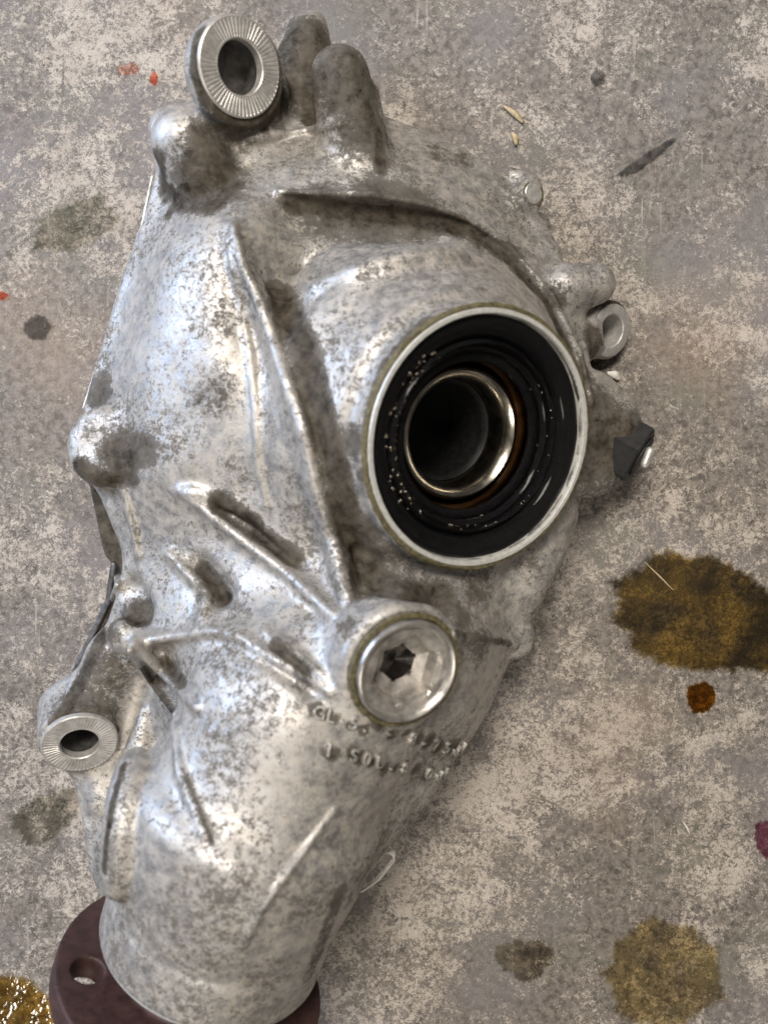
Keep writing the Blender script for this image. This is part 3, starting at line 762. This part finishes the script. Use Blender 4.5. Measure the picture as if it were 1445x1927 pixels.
# ------------------------------------------------------------------ breather sensor: black hexagon plug on the right boss
SD = unit((0.78, -0.50, 0.28)); SCp = P(1172, 840, 31)
us, vs_, _ = frame_of(SD)
def prism(name, c, nrm, r, l0, l1, sides, m, parent, bev=0.8, rot=0.0):
    u, v, n3 = frame_of(nrm); V = []; Fc = []
    rings = [(r-bev, l0), (r, l0+bev), (r, l1-bev), (r-bev, l1)]
    for rr, t in rings:
        for i in range(sides):
            a = rot+2*math.pi*i/sides; V.append(c+(u*math.cos(a)+v*math.sin(a))*rr+n3*t)
    for q_ in range(3):
        for i in range(sides):
            i2 = (i+1) % sides; Fc.append((q_*sides+i, q_*sides+i2, (q_+1)*sides+i2, (q_+1)*sides+i))
    Fc.append(tuple(range(3*sides, 4*sides))); Fc.append(tuple(reversed(range(sides))))
    return from_np(name, V, Fc, m, parent, smooth=False)
sen = bpy.data.objects.new('plug_sensor', None); scene.collection.objects.link(sen); sen.parent = root
prism('collar', SCp, SD, 9.5, -6, -2.5, 16, M_gasket, sen)
prism('hex_head', SCp, SD, 15.0, -4.5, 9.0, 6, M_black, sen, rot=0.95)
prism('cap', SCp, SD, 10.0, 9.0, 10.5, 16, M_black, sen, 0.5)
edge_pts = [P(1213, 874, 44), P(1223, 848, 44)]
HF = Field(np.min(edge_pts, 0)-5, np.max(edge_pts, 0)+5, 0.7); HF.chain(edge_pts, [2.0, 2.0], 0.2); HF.build('facet_glint', M_washer, sen)  # added pale strip standing in for the white reflection on a hex facet
HS2 = Field(SCp-14, SCp+14, 0.8)
HS2.chain([SCp+vs_*10-SD*5, SCp+vs_*11.5+SD*0, SCp+vs_*9-us*5+SD*3], [1.3, 1.2, 1.1], 0.8)
HS2.build('clip', M_black, sen)

# ------------------------------------------------------------------ rear cover (other half), flange and gasket edge
RC = [(320,280,30),(300,350,28),(250,520,26),(200,680,26),(175,800,26),(160,880,26),(163,905,26),(180,985,26),(192,1045,26),(210,1062,26),(202,1130,24),(158,1250,22),(122,1335,20),(135,1400,18),(180,1440,18),(200,1480,18),(215,1560,18),
      (260,1640,18),(420,1640,18),(640,1580,18),(780,1440,18),(880,1300,18),(960,1190,18),(1000,1100,18),(1050,1000,18),(1085,900,18),(1095,780,18),(1085,640,18),(1050,540,18),(980,400,18),(910,330,18),(830,280,18),(730,240,18),(600,255,18),(470,250,24),(380,240,26)]
rp = smooth_poly([P(*q_)[:2] for q_ in RC], 2)
def inset(p, d):
    t = np.roll(p, -1, 0)-np.roll(p, 1, 0); t /= np.linalg.norm(t, axis=1)[:, None]
    nrm = np.stack([t[:, 1], -t[:, 0]], 1)
    area2 = np.sum(p[:, 0]*np.roll(p[:, 1], -1)-np.roll(p[:, 0], -1)*p[:, 1])
    if area2 < 0: nrm = -nrm
    return p-nrm*d
def stack(name, rings, m, parent, smooth=True, grimev=0.0):
    """rings: list of (poly, z or array)"""
    k = len(rings[0][0]); V = []; Fc = []
    for p_, z in rings:
        zz = np.broadcast_to(z, k)
        V += [(a, b, c) for (a, b), c in zip(p_, zz)]
    for j in range(len(rings)-1):
        for i in range(k):
            i2 = (i+1) % k; Fc.append((j*k+i, j*k+i2, (j+1)*k+i2, (j+1)*k+i))
    Fc.append(tuple(range((len(rings)-1)*k, len(rings)*k))); Fc.append(tuple(reversed(range(k))))
    o = from_np(name, V, Fc, m, parent, smooth, {'grime_shade': np.full(len(V), grimev)})
    if smooth: o.data.set_sharp_from_angle(angle=R(35))
    return o
stack('rear_cover', [(inset(rp, 9), 0.1), (inset(rp, 4), 2), (inset(rp, 2.0), 10), (inset(rp, 1.2), 14), (rp, 15), (rp, 23), (inset(rp, 1.0), 24)], M_cover, root, True, 0.45)

def edge_strip(name, pts, r_, m):
    W = [P(*q_) for q_ in pts]; lo = np.min(W, 0)-3; hi = np.max(W, 0)+3
    f = Field(lo, hi, 0.8); f.chain(W, [r_]*len(W), 0.3); return f.build(name, m, root)
edge_strip('machined_edge', [(287,330,42),(267,425,41),(231,525,38),(192,660,36),(157,768,35)], 0.75, M_washer)
edge_strip('pale_boss', [(676,1664,44),(704,1644,44),(730,1612,44)], 4.0, M_chip)
edge_strip('gasket_edge', [(214,1062,28),(204,1130,26),(150,1245,24),(116,1325,22),(92,1385,20)], 1.5, M_gasket)

# ------------------------------------------------------------------ pinion flange under the nose (brown steel with bolt holes)
FC = E_-A_*17+np.array([-3.0, 0, 0])
FL = Field(FC-np.array([72, 40, 70]), FC+np.array([72, 40, 70]), 0.9)
FL.cyl(FC, A_, 57.5, 57.5, -11, 0, 0, rnd=0.8)
FL.cyl(FC, A_, 30, 28, -4, 12, 2, rnd=2)
uf, vf, _ = frame_of(A_)
# first hole where the photograph shows it
def ray_plane(px, py, c, nrm):
    o = np.array([0, 0, CAM_H]); d = P(px, py, 0)-o
    return o+d*(((c-o)@nrm)/(d@nrm))
h0 = ray_plane(166, 1826, FC, A_); dh = h0-FC; ang0 = math.atan2(dh@vf, dh@uf); rh = np.linalg.norm(dh)
rh = min(rh, 49)
for i in range(4):
    a = ang0+i*math.pi/2
    c = FC+(uf*math.cos(a)+vf*math.sin(a))*rh
    FL.cyl(c, A_, 6.8, 6.8, -20, 10, 0.6, 'cut', rnd=0)
FL.F = np.maximum(FL.F, 0.3-FL.ax[2][None, None, :])
FL.build('pinion_flange', M_flange, root)
lathe('nose_edge', E_, A_, [(45.6,-0.6),(46.2,-1.0),(46.6,-0.4),(46.7,0.8)], M_mach, root, 120)

# ------------------------------------------------------------------ raised cast letters on the nose
def letters(text, px0, py0, ang, size_px, adv_px, curve=0.0):
    x, y = px0, py0
    for i, ch in enumerate(text):
        a = R(ang+curve*i)
        if ch != ' ':
            cu = bpy.data.curves.new('letter', 'FONT'); cu.body = ch; cu.align_x = 'CENTER'; cu.align_y = 'CENTER'
            h = HS.hit(x, y); nn = HS.grad(h, 4.0); h = h+nn*0.45
            cu.size = size_px*kz(h[2])/1000*1.25; cu.extrude = 0.0008; cu.bevel_depth = 0.0002; cu.offset = -0.00005
            t = bpy.data.objects.new('tmp', cu); scene.collection.objects.link(t)
            dg = bpy.context.evaluated_depsgraph_get(); me = bpy.data.meshes.new_from_object(t.evaluated_get(dg))
            bpy.data.objects.remove(t)
            o = link_mesh('letter', me, None, root); me.materials.clear(); me.materials.append(M_letter)
            xd = P(x+math.cos(a)*5, y+math.sin(a)*5, h[2])-P(x, y, h[2])
            xd = xd-nn*(xd@nn); xd = unit(xd); yd = np.cross(nn, xd)
            m4 = Matrix((( xd[0], yd[0], nn[0], h[0]/1000), (xd[1], yd[1], nn[1], h[1]/1000), (xd[2], yd[2], nn[2], h[2]/1000), (0, 0, 0, 1)))
            o.matrix_world = m4
        x += math.cos(a)*adv_px; y += math.sin(a)*adv_px
letters('GL-5. - 8-75W', 600, 1343, 15, 28, 22.5, 0.0)
letters('1 S0L.8 0W', 618, 1412, 13, 28, 24, 0.0)

# ------------------------------------------------------------------ spills and stains on the floor
def spill(name, ctr, rx, ry, label, cat, m, rough=0.25, seed=0, z=0.35, lobes=1.1, rot=0.0, group=None):
    c = P(ctr[0], ctr[1], 0); kx = kz(0); seg = 240; rings = 7; V = []; Fc = []; ed = []
    for i in range(seg):
        a = 2*math.pi*i/seg
        rr = 1+rough*mnoise.noise(Vector((math.cos(a)*lobes+seed, math.sin(a)*lobes, seed*1.3)))+rough*0.5*mnoise.noise(Vector((math.cos(a)*lobes*2.6+seed, math.sin(a)*lobes*3, seed)))
        rr += rough*0.22*mnoise.noise(Vector((math.cos(a)*lobes*10, math.sin(a)*lobes*10+seed, 1)))
        for j in range(rings):
            q_ = (1-j/(rings-1)*0.95)
            dx, dy = math.cos(a)*rx*rr*q_, math.sin(a)*ry*rr*q_
            x = c[0]+(dx*math.cos(rot)-dy*math.sin(rot))*kx; y = c[1]+(dx*math.sin(rot)+dy*math.cos(rot))*kx
            V.append((x, y, z)); ed.append(min(1, (1-q_)*3.2))
    for i in range(seg):
        i2 = (i+1) % seg
        for j in range(rings-1): Fc.append((i*rings+j, i2*rings+j, i2*rings+j+1, i*rings+j+1))
    Fc.append(tuple(i*rings+rings-1 for i in range(seg)))
    o = from_np(name, V, Fc, m, None, True, {'edge': ed}); tag(o, label, cat, group)
    return o
spill('oil_puddle', (1335, 1162), 205, 112, 'large brown oil spill soaking into the concrete at the right edge', 'oil spill', M_oil, 0.34, 3.2, rot=-0.28)
spill('oil_drop', (1318, 1314), 27, 36, 'small amber oil drop below the large brown spill', 'oil drop', M_oildrop, 0.25, 5.1)
spill('oil_puddle', (-10, 1925), 150, 92, 'wet glossy yellow oil puddle beside the brown flange at the lower left corner', 'oil spill', M_oilwet, 0.3, 2.4)
spill('oil_stain', (1245, 1835), 115, 110, 'faded yellowish oil stain on the floor near the lower right corner', 'stain', M_stain, 0.32, 8.4)
spill('oil_stain', (985, 1800), 50, 44, 'small dark grey stain left of the faded yellowish stain', 'stain', M_damp, 0.5, 6.4)
spill('dark_spot', (1125, 146), 16, 16, 'small round dark grey spot on the floor, upper right of the housing', 'stain', M_spot, 0.2, 1.4)
spill('dark_spot', (68, 618), 26, 24, 'round dark grey spot on the floor left of the housing', 'stain', M_spot, 0.3, 1.9)
spill('dark_spot', (85, 1535), 75, 44, 'elongated olive grey spot on the floor left of the nose', 'stain', M_faint, 0.4, 9.9, rot=0.8)
spill('damp_mark', (1215, 300), 66, 13, 'narrow dark streak on the floor right of the bolt tab', 'stain', M_spot, 0.35, 4.9, rot=0.6)
spill('damp_mark', (140, 420), 90, 46, 'blotchy dark patch on the floor left of the upper boss', 'stain', M_faint, 0.5, 12.9, rot=0.3)
M_red = oil_mat('red_paint_fleck', (0.95, 0.42, 0.32), (0.98, 0.55, 0.45), 0, 0.6, 0.0003)
M_purple = oil_mat('purple_paint_fleck', (0.62, 0.38, 0.48), (0.72, 0.5, 0.6), 0, 0.6, 0.0003)
spill('paint_fleck', (290, 146), 9, 13, 'bright red paint fleck left of the upper bushing', 'paint fleck', M_red, 0.4, 1.1)
spill('paint_fleck', (238, 130), 22, 11, 'faint red paint smear beside the bright red fleck', 'paint fleck', M_redf, 0.5, 7.1)
spill('paint_fleck', (4, 556), 11, 9, 'red paint fleck at the left edge of the floor', 'paint fleck', M_red, 0.4, 3.1)
spill('paint_fleck', (1440, 1572), 22, 36, 'dull purple paint mark at the right edge of the floor', 'paint fleck', M_purple, 0.35, 4.1)
def splinter(a, b, r, label, m, name='wood_splinter', cat='debris'):
    A0, B0 = P(a[0], a[1], r*0.7), P(b[0], b[1], r*0.7)
    f = Field(np.minimum(A0, B0)-r*2-1, np.maximum(A0, B0)+r*2+1, max(0.18, r/4))
    mid = (A0+B0)/2+np.array([0.3*r, 0.2*r, 0])
    f.chain([A0, mid, B0], [r*0.45, r, r*0.5], 0.1)
    f.F = np.maximum(f.F, -f.ax[2][None, None, :]+0.02)
    o = f.build(name, m, None); tag(o, label, cat); return o
splinter((950, 200), (982, 228), 1.5, 'thin straw coloured wood splinter above the bolt tab', M_wood)
splinter((964, 250), (971, 270), 1.7, 'short tan wood crumb below the thin splinter', M_wood, 'wood_crumb')
splinter((1213, 1058), (1266, 1110), 0.45, 'thin pale straw lying across the edge of the large oil spill', M_wood, 'straw')
splinter((1286, 1548), (1297, 1568), 0.6, 'bright white chip on the floor at lower right', M_chip, 'paint_chip')
splinter((1145, 702), (1162, 712), 2.2, 'pale broken chip beside the right bushing', M_chip, 'paint_chip')
print('verts', sum(len(m.vertices) for m in bpy.data.meshes))
